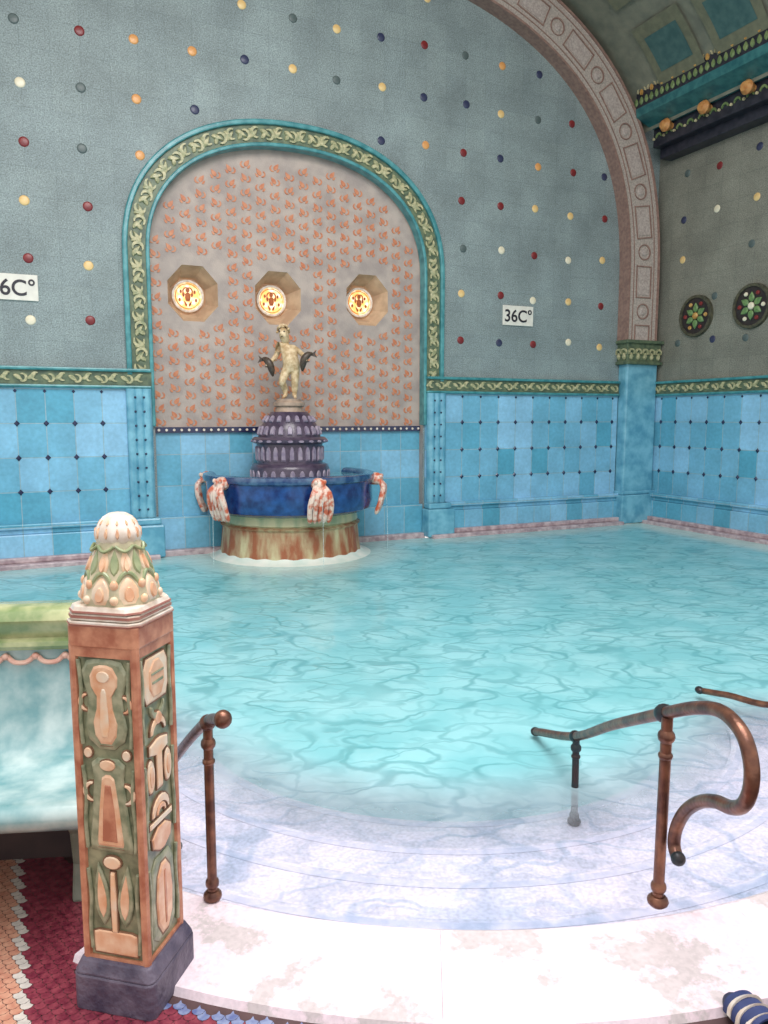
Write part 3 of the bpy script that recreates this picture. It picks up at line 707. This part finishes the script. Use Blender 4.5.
def water():
    m = bpy.data.materials.new('pool_water'); m.use_nodes = True; n = m.node_tree; L = n.links
    for x in list(n.nodes): n.nodes.remove(x)
    N = n.nodes.new
    out = N('ShaderNodeOutputMaterial'); geo = N('ShaderNodeNewGeometry'); pos = geo.outputs['Position']
    def math_(op, a, b=None):
        q = N('ShaderNodeMath'); q.operation = op
        for i, v in enumerate((a, b)):
            if v is None: continue
            if isinstance(v, (int, float)): q.inputs[i].default_value = v
            else: L.new(v, q.inputs[i])
        return q.outputs[0]
    def mr(v, a, b, c=0, d=1, st='SMOOTHSTEP'):
        q = N('ShaderNodeMapRange'); q.interpolation_type = st; L.new(v, q.inputs[0])
        for i, x in enumerate((a, b, c, d)): q.inputs[i+1].default_value = x
        return q.outputs[0]
    def dist(x, y):
        q = N('ShaderNodeVectorMath'); q.operation = 'DISTANCE'; L.new(pos, q.inputs[0]); q.inputs[1].default_value = (x, y, -.06); return q.outputs['Value']
    def mixc(f, a, b):
        q = N('ShaderNodeMix'); q.data_type = 'RGBA'
        if isinstance(f, (int, float)): q.inputs[0].default_value = f
        else: L.new(f, q.inputs[0])
        for i, v in ((6, a), (7, b)):
            if isinstance(v, tuple): q.inputs[i].default_value = v
            else: L.new(v, q.inputs[i])
        return q.outputs[2]
    def warp(src, sc, amt, det=2):
        nz = N('ShaderNodeTexNoise'); nz.inputs['Scale'].default_value = sc; nz.inputs['Detail'].default_value = det; L.new(src, nz.inputs['Vector'])
        sub = N('ShaderNodeVectorMath'); sub.operation = 'SUBTRACT'; L.new(nz.outputs['Color'], sub.inputs[0]); sub.inputs[1].default_value = (.5,.5,.5)
        scl = N('ShaderNodeVectorMath'); scl.operation = 'SCALE'; L.new(sub.outputs[0], scl.inputs[0]); scl.inputs['Scale'].default_value = amt
        ad = N('ShaderNodeVectorMath'); ad.operation = 'ADD'; L.new(src, ad.inputs[0]); L.new(scl.outputs[0], ad.inputs[1]); return ad.outputs[0]
    wp = warp(pos, 7, .12)
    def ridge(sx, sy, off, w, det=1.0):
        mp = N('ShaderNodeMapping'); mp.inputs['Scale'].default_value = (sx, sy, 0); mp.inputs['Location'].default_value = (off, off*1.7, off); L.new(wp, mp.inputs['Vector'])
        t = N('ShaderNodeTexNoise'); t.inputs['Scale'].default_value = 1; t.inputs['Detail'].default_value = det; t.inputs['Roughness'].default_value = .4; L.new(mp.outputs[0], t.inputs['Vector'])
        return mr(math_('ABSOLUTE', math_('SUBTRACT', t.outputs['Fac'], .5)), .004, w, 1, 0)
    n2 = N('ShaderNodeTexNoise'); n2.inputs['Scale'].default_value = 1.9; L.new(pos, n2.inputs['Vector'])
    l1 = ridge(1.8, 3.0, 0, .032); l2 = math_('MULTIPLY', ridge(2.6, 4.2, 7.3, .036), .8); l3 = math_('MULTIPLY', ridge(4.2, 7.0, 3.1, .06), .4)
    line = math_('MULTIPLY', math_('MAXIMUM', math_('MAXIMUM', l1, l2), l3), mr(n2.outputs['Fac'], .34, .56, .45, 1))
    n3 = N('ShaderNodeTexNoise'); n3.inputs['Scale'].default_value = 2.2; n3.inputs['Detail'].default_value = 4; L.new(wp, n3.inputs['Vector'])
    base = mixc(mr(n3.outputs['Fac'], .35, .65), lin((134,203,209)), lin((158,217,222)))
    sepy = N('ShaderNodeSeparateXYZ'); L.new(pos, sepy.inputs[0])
    col = mixc(math_('MULTIPLY', line, .58), base, lin((82,154,160)))  # refraction lines of the ripples painted darker into the water colour
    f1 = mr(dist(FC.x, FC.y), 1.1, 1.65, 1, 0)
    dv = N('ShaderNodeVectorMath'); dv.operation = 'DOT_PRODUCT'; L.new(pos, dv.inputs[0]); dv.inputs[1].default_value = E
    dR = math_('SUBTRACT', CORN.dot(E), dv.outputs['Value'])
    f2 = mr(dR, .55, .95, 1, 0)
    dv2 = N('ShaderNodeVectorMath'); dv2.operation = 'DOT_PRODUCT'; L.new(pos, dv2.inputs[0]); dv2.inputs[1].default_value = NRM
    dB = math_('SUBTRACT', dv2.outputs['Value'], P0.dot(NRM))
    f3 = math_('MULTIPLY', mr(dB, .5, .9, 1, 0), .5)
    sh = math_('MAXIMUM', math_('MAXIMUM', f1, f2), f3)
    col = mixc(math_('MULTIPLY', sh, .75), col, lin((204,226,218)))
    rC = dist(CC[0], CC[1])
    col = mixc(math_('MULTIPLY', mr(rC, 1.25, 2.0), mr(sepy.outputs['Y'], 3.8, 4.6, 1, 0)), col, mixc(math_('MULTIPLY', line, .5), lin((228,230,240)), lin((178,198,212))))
    n4 = N('ShaderNodeTexNoise'); n4.inputs['Scale'].default_value = 5; n4.inputs['Detail'].default_value = 3; L.new(wp, n4.inputs['Vector'])
    hgt = math_('ADD', math_('MULTIPLY', n4.outputs['Fac'], .5), math_('MULTIPLY', line, -.3))
    bp = N('ShaderNodeBump'); bp.inputs['Strength'].default_value = .2; bp.inputs['Distance'].default_value = .05; L.new(hgt, bp.inputs['Height'])
    pr = N('ShaderNodeBsdfPrincipled'); L.new(col, pr.inputs['Base Color']); pr.inputs['Roughness'].default_value = .12; pr.inputs['IOR'].default_value = 1.33; L.new(bp.outputs[0], pr.inputs['Normal'])
    tl = N('ShaderNodeBsdfTranslucent'); L.new(col, tl.inputs['Color'])
    op = N('ShaderNodeMixShader'); op.inputs[0].default_value = .14; L.new(pr.outputs[0], op.inputs[1]); L.new(tl.outputs[0], op.inputs[2])
    tr = N('ShaderNodeBsdfTransparent'); L.new(mixc(math_('MULTIPLY', line, .65), lin((250,252,255)), lin((190,212,226))), tr.inputs['Color'])  # caustic ripple pattern over the steps painted into the transparent tint
    gl = N('ShaderNodeBsdfGlossy'); gl.inputs['Roughness'].default_value = .08; L.new(bp.outputs[0], gl.inputs['Normal'])
    fr = N('ShaderNodeFresnel'); fr.inputs['IOR'].default_value = 1.33; L.new(bp.outputs[0], fr.inputs['Normal'])
    mx = N('ShaderNodeMixShader'); L.new(fr.outputs[0], mx.inputs[0]); L.new(tr.outputs[0], mx.inputs[1]); L.new(gl.outputs[0], mx.inputs[2])
    rN = math_('ADD', rC, math_('MULTIPLY', math_('SUBTRACT', n4.outputs['Fac'], .5), .3))
    clear = math_('MULTIPLY', mr(rN, 1.25, 2.0, 0, .90), mr(rC, 2.60, 2.66, 1, 0)); clear = math_('MULTIPLY', clear, mr(sepy.outputs['Y'], 3.8, 4.6, 1, 0))
    fin = N('ShaderNodeMixShader'); L.new(clear, fin.inputs[0]); L.new(op.outputs[0], fin.inputs[1]); L.new(mx.outputs[0], fin.inputs[2])
    L.new(fin.outputs[0], out.inputs['Surface'])
    return m
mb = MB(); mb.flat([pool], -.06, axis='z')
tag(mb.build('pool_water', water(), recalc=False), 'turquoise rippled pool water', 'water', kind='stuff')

# ------------------------------------------------------------------ carved pillar
pil = empty('carved_pillar', (-.702, 1.985, 0), R(-13)); tag(pil, 'carved glazed ceramic pillar with domed cap beside the bench', 'pillar')
hw = .095
mb = MB(); mb.frustum(.122, .122, .0, .105, ch=.12); mb.frustum(.122, .106, .105, .142, ch=.12); mb.build('plinth', PLINTH, pil, bevel=.006)
mb = MB(); mb.frustum(hw-.006, hw-.006, .13, 1.02, ch=.1); mb.build('shaft', OLIVE, pil)
for q in range(4):
    M = Matrix.Rotation(q*PI/2, 4, 'Z')
    mb = MB(); mb.tube([(hw-.007, -hw+.007, z) for z in (.13, .3, .5, .7, .9, 1.02)], .0125, 8, M); mb.box((-hw+.01, -hw-.002, .988), (hw-.01, -hw+.01, 1.02), M); mb.box((-hw+.01, -hw-.002, .13), (hw-.01, -hw+.01, .15), M)
    mb.build('corner_strip', TERRA, pil, True)
faceA = [
 (sym([(.022,.74),(.052,.765),(.062,.80),(.054,.84),(.050,.88),(.062,.92),(.066,.95),(.050,.978),(.02,.984)]), 'o', .012),
 (sym([(.016,.752),(.032,.775),(.036,.81),(.024,.85),(.022,.885),(.040,.915),(.042,.94),(.028,.966),(.01,.972)]), 'p', .018),
 (sym([(.008,.77),(.014,.80),(.012,.85),(.008,.90),(.004,.91)]), 'c', .023),
 (ell(.020,.016,14,0,.938), 'c', .024),
 (sym([(.060,.455),(.064,.47),(.054,.56),(.044,.66),(.050,.70),(.03,.715)]), 'o', .012),
 (sym([(.038,.468),(.040,.478),(.030,.58),(.019,.665),(.007,.675)]), 'p', .018),
 (sym([(.024,.480),(.018,.58),(.009,.65)]), 't', .021),
 (ell(.024,.015,14,0,.697), 'p', .018),
 (ell(.012,.014,12,-.056,.728), 'c', .016), (ell(.012,.014,12,.056,.728), 'c', .016),
 (cres(.026,.013,R(90),R(270)), 'c', .014, (-.046,.62)), (cres(.026,.013,R(-90),R(90)), 'c', .014, (.046,.62)),
 (cres(.022,.011,R(90),R(270)), 'p', .014, (-.052,.865)), (cres(.022,.011,R(-90),R(90)), 'p', .014, (.052,.865)),
 (sym([(.064,.16),(.066,.18),(.066,.22),(.05,.226)]), 'p', .014),
 (sym([(.007,.22),(.009,.32),(.006,.40)]), 'c', .017),
 ([(p[0]+.032, p[1]+.24) for p in tear(.18, .048, .012)], 'o', .014), ([(p[0]-.032, p[1]+.24) for p in tear(.18, .048, -.012)], 'o', .014),
 ([(p[0]+.032, p[1]+.26) for p in tear(.14, .028, .009)], 'p', .018), ([(p[0]-.032, p[1]+.26) for p in tear(.14, .028, -.009)], 'p', .018),
 (ell(.026,.018,14,0,.425), 'c', .018),
]
faceB = [
 (sym([(.050,.85),(.062,.88),(.062,.95),(.048,.975)]), 'c', .012),
 (sym([(.020,.86),(.040,.89),(.038,.94),(.014,.965)]), 'p', .018),
 ([(-.03,.90),(.03,.90),(.03,.908),(-.03,.908)], 'o', .022), ([(-.034,.925),(.034,.925),(.034,.932),(-.034,.932)], 'o', .022),
 (cres(.034, .018, R(180), R(360)), 'o', .016, (0,.84)), (cres(.036, .018, 0, R(180)), 'c', .016, (0,.76)),
 (ell(.018,.018,14,0,.80), 'p', .018),
 (sym([(.014,.60),(.014,.70),(.048,.71),(.048,.735),(.01,.745)]), 'c', .015),
 (ell(.019,.048,14,-.044,.65), 'c', .014), (ell(.019,.048,14,.044,.65), 'c', .014),
 (ell(.010,.032,12,-.044,.65), 'p', .018), (ell(.010,.032,12,.044,.65), 'p', .018),
 (cres(.042, .022, R(0), R(180)), 'c', .015, (0,.53)), (cres(.022, .014, R(0), R(180)), 'p', .017, (0,.53)),
 ([(-.060,.505),(.060,.505),(.060,.52),(-.060,.52)], 'c', .014),
 (sym([(.012,.425),(.046,.445),(.052,.475),(.02,.497)]), 'p', .015),
 (sym([(.03,.165),(.058,.19),(.064,.28),(.058,.38),(.035,.412)]), 'o', .010),
 (sym([(.015,.18),(.038,.22),(.043,.29),(.034,.36),(.012,.39)]), 'p', .018),
 (sym([(.004,.20),(.006,.29),(.004,.37)]), 't', .022),
]
keys = {'o': mat('sage_relief', (116,126,98), (168,168,138), 30, .35, coat=.3), 'p': PEACH, 'c': CREAM, 't': TERRA}
names = {'o': 'sage_relief', 'p': 'peach_relief', 'c': 'cream_relief', 't': 'terracotta_relief'}
OUTL = mat('brown_outline', (116,84,64), (140,104,78), 30, .5)
for q in range(4):
    des = faceA if q % 2 == 0 else faceB
    M = Matrix.Rotation(q*PI/2, 4, 'Z') @ Matrix.Translation((0, -hw+.006, 0))
    ol = MB()
    for key in 'opct':
        mb = MB()
        for it in des:
            if it[1] != key: continue
            MM = M @ P2(*it[3]) if len(it) > 3 else M
            mb.prism(it[0], 0, -it[2]*.55, MM, 0, .10)
            if key in 'pc': ol.prism(grow(it[0], .003), 0, -it[2]*.55*.62, MM)
        if key == 'o':
            for s1 in (-1, 1):
                for z0 in (.16, .45, .74):
                    mb.tube(smoothpts([(s1*.070, -.004, z0+.01), (s1*.074, -.004, z0+.08), (s1*.068, -.004, z0+.16), (s1*.074, -.004, z0+.24)], 3), .006, 6, M)
        if mb.v: mb.build(names[key], keys[key], pil, bevel=.0015)
    ol.build('outline_relief', OUTL, pil)
mb = MB(); mb.frustum(.102, .102, 1.015, 1.072, ch=.12); mb.build('terracotta_band', TERRA, pil, bevel=.004)
mb = MB(); mb.frustum(.104, .107, 1.072, 1.083, ch=.2); mb.frustum(.101, .101, 1.085, 1.102, ch=.2); mb.frustum(.105, .098, 1.104, 1.122, ch=.28); mb.build('stepped_slab', WHITEG, pil, bevel=.003)
mb = MB(); mb.frustum(.1045, .1075, 1.0715, 1.076, ch=.2); mb.frustum(.1025, .1025, 1.091, 1.098, ch=.2); mb.frustum(.1055, .1045, 1.105, 1.110, ch=.28); mb.build('slab_stripe', mat('stripe_brown', (158,100,88), (176,124,108), 20, .4), pil)
mb = MB(); mb.lathe([(.102, 1.120), (.103, 1.14), (.097, 1.165), (.086, 1.20), (.074, 1.235), (.063, 1.265), (.054, 1.29), (0, 1.29)], 8, Matrix.Rotation(PI/8, 4, 'Z')); mb.build('cap_body', mat('cap_ground', (166,160,128), (212,198,166), 24, .35, coat=.3), pil, False, bevel=.006)
def radial(a, r_, z, tilt): return Matrix.Rotation(a, 4, 'Z') @ Matrix.Translation((0, -r_, z)) @ Matrix.Rotation(tilt, 4, 'X')
mb = MB(); mc = MB(); mg = MB()
for k in range(8):
    a = k*PI/4
    mc.prism(sym([(.016,0),(.030,.015),(.029,.042),(.014,.066),(.004,.074)]), .01, -.005, radial(a, .095, 1.123, R(-10)), 0, .25)
    mb.prism(sym([(.006,0),(.014,.010),(.013,.028),(.004,.044)]), .01, -.009, radial(a, .095, 1.130, R(-10)), 0, .25)
    mg.tube(smoothpts([(-.036, .004, .038), (-.018, -.003, .072), (0, -.005, .084), (.018, -.003, .072), (.036, .004, .038)], 4), .006, 8, radial(a, .095, 1.123, R(-14)))
    mc.ball((0, 0, 0), (.011, .009, .012), radial(a+PI/8, .100, 1.138, 0), 0, 10, 6)
    mb.ball((0, 0, 0), (.011, .008, .013), radial(a+PI/8, .092, 1.176, 0), 0, 10, 6)
    mc.prism(tear(.085, .034), .01, -.005, radial(a, .082, 1.193, R(-21)), 0, .3)
    mb.prism(tear(.05, .016), .01, -.008, radial(a, .082, 1.201, R(-21)), 0, .3)
    mg.prism(tear(.09, .026), .01, -.004, radial(a+PI/8, .087, 1.190, R(-21)), 0, .3)
    mg.tube(smoothpts([(-.022, 0, 0), (-.010, -.005, -.012), (0, -.006, -.016), (.010, -.005, -.012), (.022, 0, 0)], 4), .0045, 8, radial(a, .058, 1.272, R(-20)))
mb.build('gold_drops', PEACH, pil, True); mc.build('cream_petals', CREAM, pil, True); mg.build('green_garlands', mat('cap_green', (122,138,98), (156,164,122), 30, .3, coat=.3), pil, True)
CR = [(.050, 1.276), (.056, 1.288), (.055, 1.305), (.048, 1.325), (.036, 1.343), (.020, 1.353), (0, 1.356)]
mb = MB(); mb.lathe(CR, 84, wob=lambda a, z: 1+.07*abs(math.sin(a*6))); mb.build('crown', WHITEG, pil, True)
mb = MB()
for k in range(12):
    a = 2*PI*k/12
    mb.prism(tear(.030, .010), .006, -.003, radial(a, .0575, 1.288, R(-4)), 0, .3); mb.prism(tear(.020, .008), .006, -.003, radial(a, .050, 1.322, R(-34)), 0, .3)
mb.build('crown_drops', PEACH, pil, True)

# ------------------------------------------------------------------ bench
be = empty('stone_bench', (-.90, 2.42, 0), R(6)); tag(be, 'mottled turquoise glazed bench with curved back and green coping', 'bench')
prof = [(-.25, .372), (-.285, .382), (-.302, .405), (-.302, .43), (-.288, .449), (-.26, .458), (-.20, .450), (-.12, .436), (-.03, .432), (.05, .445), (.11, .478), (.15, .53), (.175, .60), (.19, .70), (.20, .80), (.30, .80), (.30, .38), (.1, .36)]
def extrude(mbx, prof, x0, x1, k=8):
    n = len(prof); vs = []
    for i in range(k+1):
        x = x0+(x1-x0)*i/k
        vs += [(x, y, z) for y, z in prof]
    fs = [list(range(n)), [k*n+i for i in range(n)]]+[(i*n+j, i*n+(j+1) % n, (i+1)*n+(j+1) % n, (i+1)*n+j) for i in range(k) for j in range(n)]
    mbx.add(vs, fs)
mb = MB(); extrude(mb, prof, -2.2, 0); mb.build('seat_and_back', BENCHM, be, True)
mb = MB(); extrude(mb, [(.175,.80),(.165,.815),(.17,.83),(.19,.84),(.18,.865),(.17,.88),(.165,.905),(.18,.93),(.21,.945),(.30,.945),(.33,.93),(.335,.89),(.32,.80)], -2.22, .01); mb.build('coping', BENCHG, be, True)
mb = MB()
for i in range(22):
    x = -.05-i*.1
    mb.tube(smoothpts([(x-.045, .190, .775), (x-.02, .184, .755), (x+.02, .184, .755), (x+.045, .190, .775)], 4), .009, 8); mb.ball((x+.05, .186, .775), .013, None, 0, 10, 6)
mb.build('pink_festoon', mat('pink_festoon', (214,150,132), (226,186,168), 20, .3), be, True)
for x in (-.10, -1.1, -2.1):
    mb = MB(); mb.prism([(-.06,.0),(.24,.0),(.24,.38),(-.14,.38),(-.12,.32),(-.05,.24),(-.03,.12)], x-.045, x+.045, Matrix(((0,1,0,0),(1,0,0,0),(0,0,1,0),(0,0,0,1))), 0)
    mb.build('leg', mat('pale_bench_leg', (130,134,120), (104,110,96), 12, .4), be, bevel=.01)
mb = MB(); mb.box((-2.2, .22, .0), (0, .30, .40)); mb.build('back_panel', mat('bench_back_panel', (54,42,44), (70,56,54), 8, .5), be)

# ------------------------------------------------------------------ handrails
def collar(m, p, ax, r_=.026, h=.02):
    a = Vector(p)-Vector(ax)*h; b = Vector(p)+Vector(ax)*h
    m.tube([a, a+(b-a)*.25, a+(b-a)*.5, a+(b-a)*.75, b], [r_*.7, r_, r_*1.08, r_, r_*.7], 14)
def rail_post(parent, base, top, r_=.018, dark=False):
    mb = MB(); b = Vector(base); t = Vector(top); mb.tube([b, b+(t-b)*.5, t], r_, 14)
    z = (0,0,1); q = r_/.019
    collar(mb, b+Vector((0,0,.015)), z, .034*q, .018); collar(mb, b+(t-b)*.90, z, .027*q, .022*q); collar(mb, b+(t-b)*.80, z, .023*q, .014*q); collar(mb, b+(t-b)*.10, z, .025*q, .02)
    mb.build('post', BRONZED if dark else BRONZE, parent, True)
def single(name, m, parent, fn):
    q = MB(); fn(q); return q.build(name, m, parent, True)
hr = empty('handrail', (0,0,0)); tag(hr, 'brown bronze handrail with scrolled near end standing at right of the steps', 'handrail', 'bronze handrails at the pool steps')
rail_post(hr, (.895, 2.31, .02), (.898, 2.31, .66)); rail_post(hr, (.865, 3.26, -.235), (.868, 3.28, .16), .016, True)
path = smoothpts([(.79,3.78,-.02), (.80,3.72,.005), (.868,3.30,.165), (.885,2.80,.43), (.90,2.31,.675), (.915,2.12,.765), (.928,2.00,.80), (.935,1.90,.785), (.94,1.855,.73), (.94,1.845,.665), (.94,1.875,.60), (.94,1.94,.555), (.94,2.04,.52), (.94,2.14,.465), (.935,2.225,.39), (.928,2.27,.31), (.925,2.275,.25), (.925,2.245,.225)], 6)
single('rail', BRONZE, hr, lambda q: q.tube(path, .020, 16))
single('finial', BRONZED, hr, lambda q: q.ball((.79,3.79,-.022), (.026,.032,.022))); single('finial', BRONZED, hr, lambda q: q.ball((.925,2.238,.225), .023))
d = Vector((0,-.9,.45)).normalized()
single('collar', BRONZED, hr, lambda q: collar(q, (.898,2.34,.66), d, .029, .03)); single('collar', BRONZED, hr, lambda q: collar(q, (.868,3.30,.165), d, .026, .025))

hl = empty('handrail', (0,0,0)); tag(hl, 'brown bronze handrail with ball end, half hidden by the carved pillar', 'handrail', 'bronze handrails at the pool steps')
rail_post(hl, (-.566,2.337,.02), (-.566,2.337,.62), .016)
lp = smoothpts([(-.495,2.20,.695), (-.566,2.337,.635), (-.69,2.56,.47), (-.83,2.84,.26), (-.93,3.05,.10)], 6)
single('rail', BRONZE, hl, lambda q: q.tube(lp, .018, 14)); single('finial', BRONZE, hl, lambda q: q.ball((-.48,2.17,.71), .028))
d2 = Vector((.45,-.8,.4)).normalized(); single('collar', BRONZE, hl, lambda q: collar(q, (-.566,2.337,.63), d2, .025, .022))
rail_post(hl, (-.835,2.86,-.12), (-.835,2.86,.25), .014, True)

h3 = empty('handrail', (0,0,0)); tag(h3, 'thin bronze handrail tip over the water, cut by the right picture edge', 'handrail', 'bronze handrails at the pool steps')
single('rail', BRONZE, h3, lambda q: q.tube(smoothpts([(1.88,4.33,.0), (1.96,4.18,.03), (2.14,3.85,.10), (2.45,3.28,.5)], 6), .018, 14))
single('finial', BRONZED, h3, lambda q: q.ball((1.87,4.34,.0), (.026,.034,.022))); rail_post(h3, (2.46,3.27,.02), (2.46,3.27,.49))

# ------------------------------------------------------------------ slide sandals at the lower right corner
for i, (x, y, a) in enumerate(((.945, 1.880, 14), (1.078, 1.868, 8))):
    s = empty('slide_sandal', (x, y, .023), R(a)); tag(s, ['navy slide sandal with striped strap on marble kerb, nearer the steps', 'navy slide sandal at the right picture edge, beside its mate'][i], 'sandal', 'slide sandals on the kerb')
    sole = []
    for k in range(28):
        t = 2*PI*k/28; yy = .125*math.sin(t); w = .042+.008*math.sin(t)
        sole.append((w*math.cos(t)*(1+.1*math.sin(t)), yy-.10))
    X = Matrix(((1,0,0,0),(0,0,1,0),(0,-1,0,0),(0,0,0,1)))
    mb = MB(); mb.prism(sole, 0, -.024, X, 0, .06); mb.build('sole', mat('navy_rubber', (36,42,66), (48,54,80), 20, .6), s, bevel=.003)
    def strap(y0, y1, off):
        m2 = MB(); k = 12; vs = []
        for q in range(k+1):
            t = PI*q/k; cx = -.048*math.cos(t); cz = .018+.050*math.sin(t)**.8 if 0 < q < k else .012
            vs += [(cx*(1+off), y0, cz+off*.04), (cx*(1+off), y1, cz*.85+off*.04), (cx*.92, y0, cz-.006), (cx*.92, y1, cz*.85-.006)]
        m2.add(vs, [f for q in range(k) for f in ((4*q,4*q+1,4*q+5,4*q+4), (4*q+2,4*q+3,4*q+7,4*q+6), (4*q,4*q+2,4*q+6,4*q+4), (4*q+1,4*q+3,4*q+7,4*q+5))])
        return m2
    strap(-.13, -.02, 0).build('strap', mat('navy_strap', (40,52,96), (54,66,112), 20, .6), s, True)
    for j in range(3): strap(-.115+j*.032, -.102+j*.032, .05).build('white_stripe', WHITEG, s, True)

# ------------------------------------------------------------------ light
w = bpy.data.worlds.new('world'); bpy.context.scene.world = w; w.use_nodes = True
w.node_tree.nodes['Background'].inputs[0].default_value = (1.0, .98, .97, 1); w.node_tree.nodes['Background'].inputs[1].default_value = 1.05
def area(name, loc, target, size, power, col=(1,1,1)):
    l = bpy.data.lights.new(name, 'AREA'); l.shape = 'RECTANGLE'; l.size = size[0]; l.size_y = size[1]; l.energy = power; l.color = col
    o = bpy.data.objects.new(name, l); COL.objects.link(o); o.location = loc
    o.rotation_euler = (Vector(target)-Vector(loc)).to_track_quat('-Z', 'Y').to_euler(); return o
area('skylight', (.4, 1.6, 6.2), (.4, 2.8, 0), (4, 4), 310, (1, .97, .995))
area('fill_light_pool', (-.5, 4.2, 7.6), (0, 8.5, 0), (5, 3), 440, (1, .98, .96))  # added fill light aimed at pool and back wall, no opening modelled for it
bpy.context.scene.view_settings.view_transform = 'Standard'
bpy.context.scene.view_settings.look = 'None'
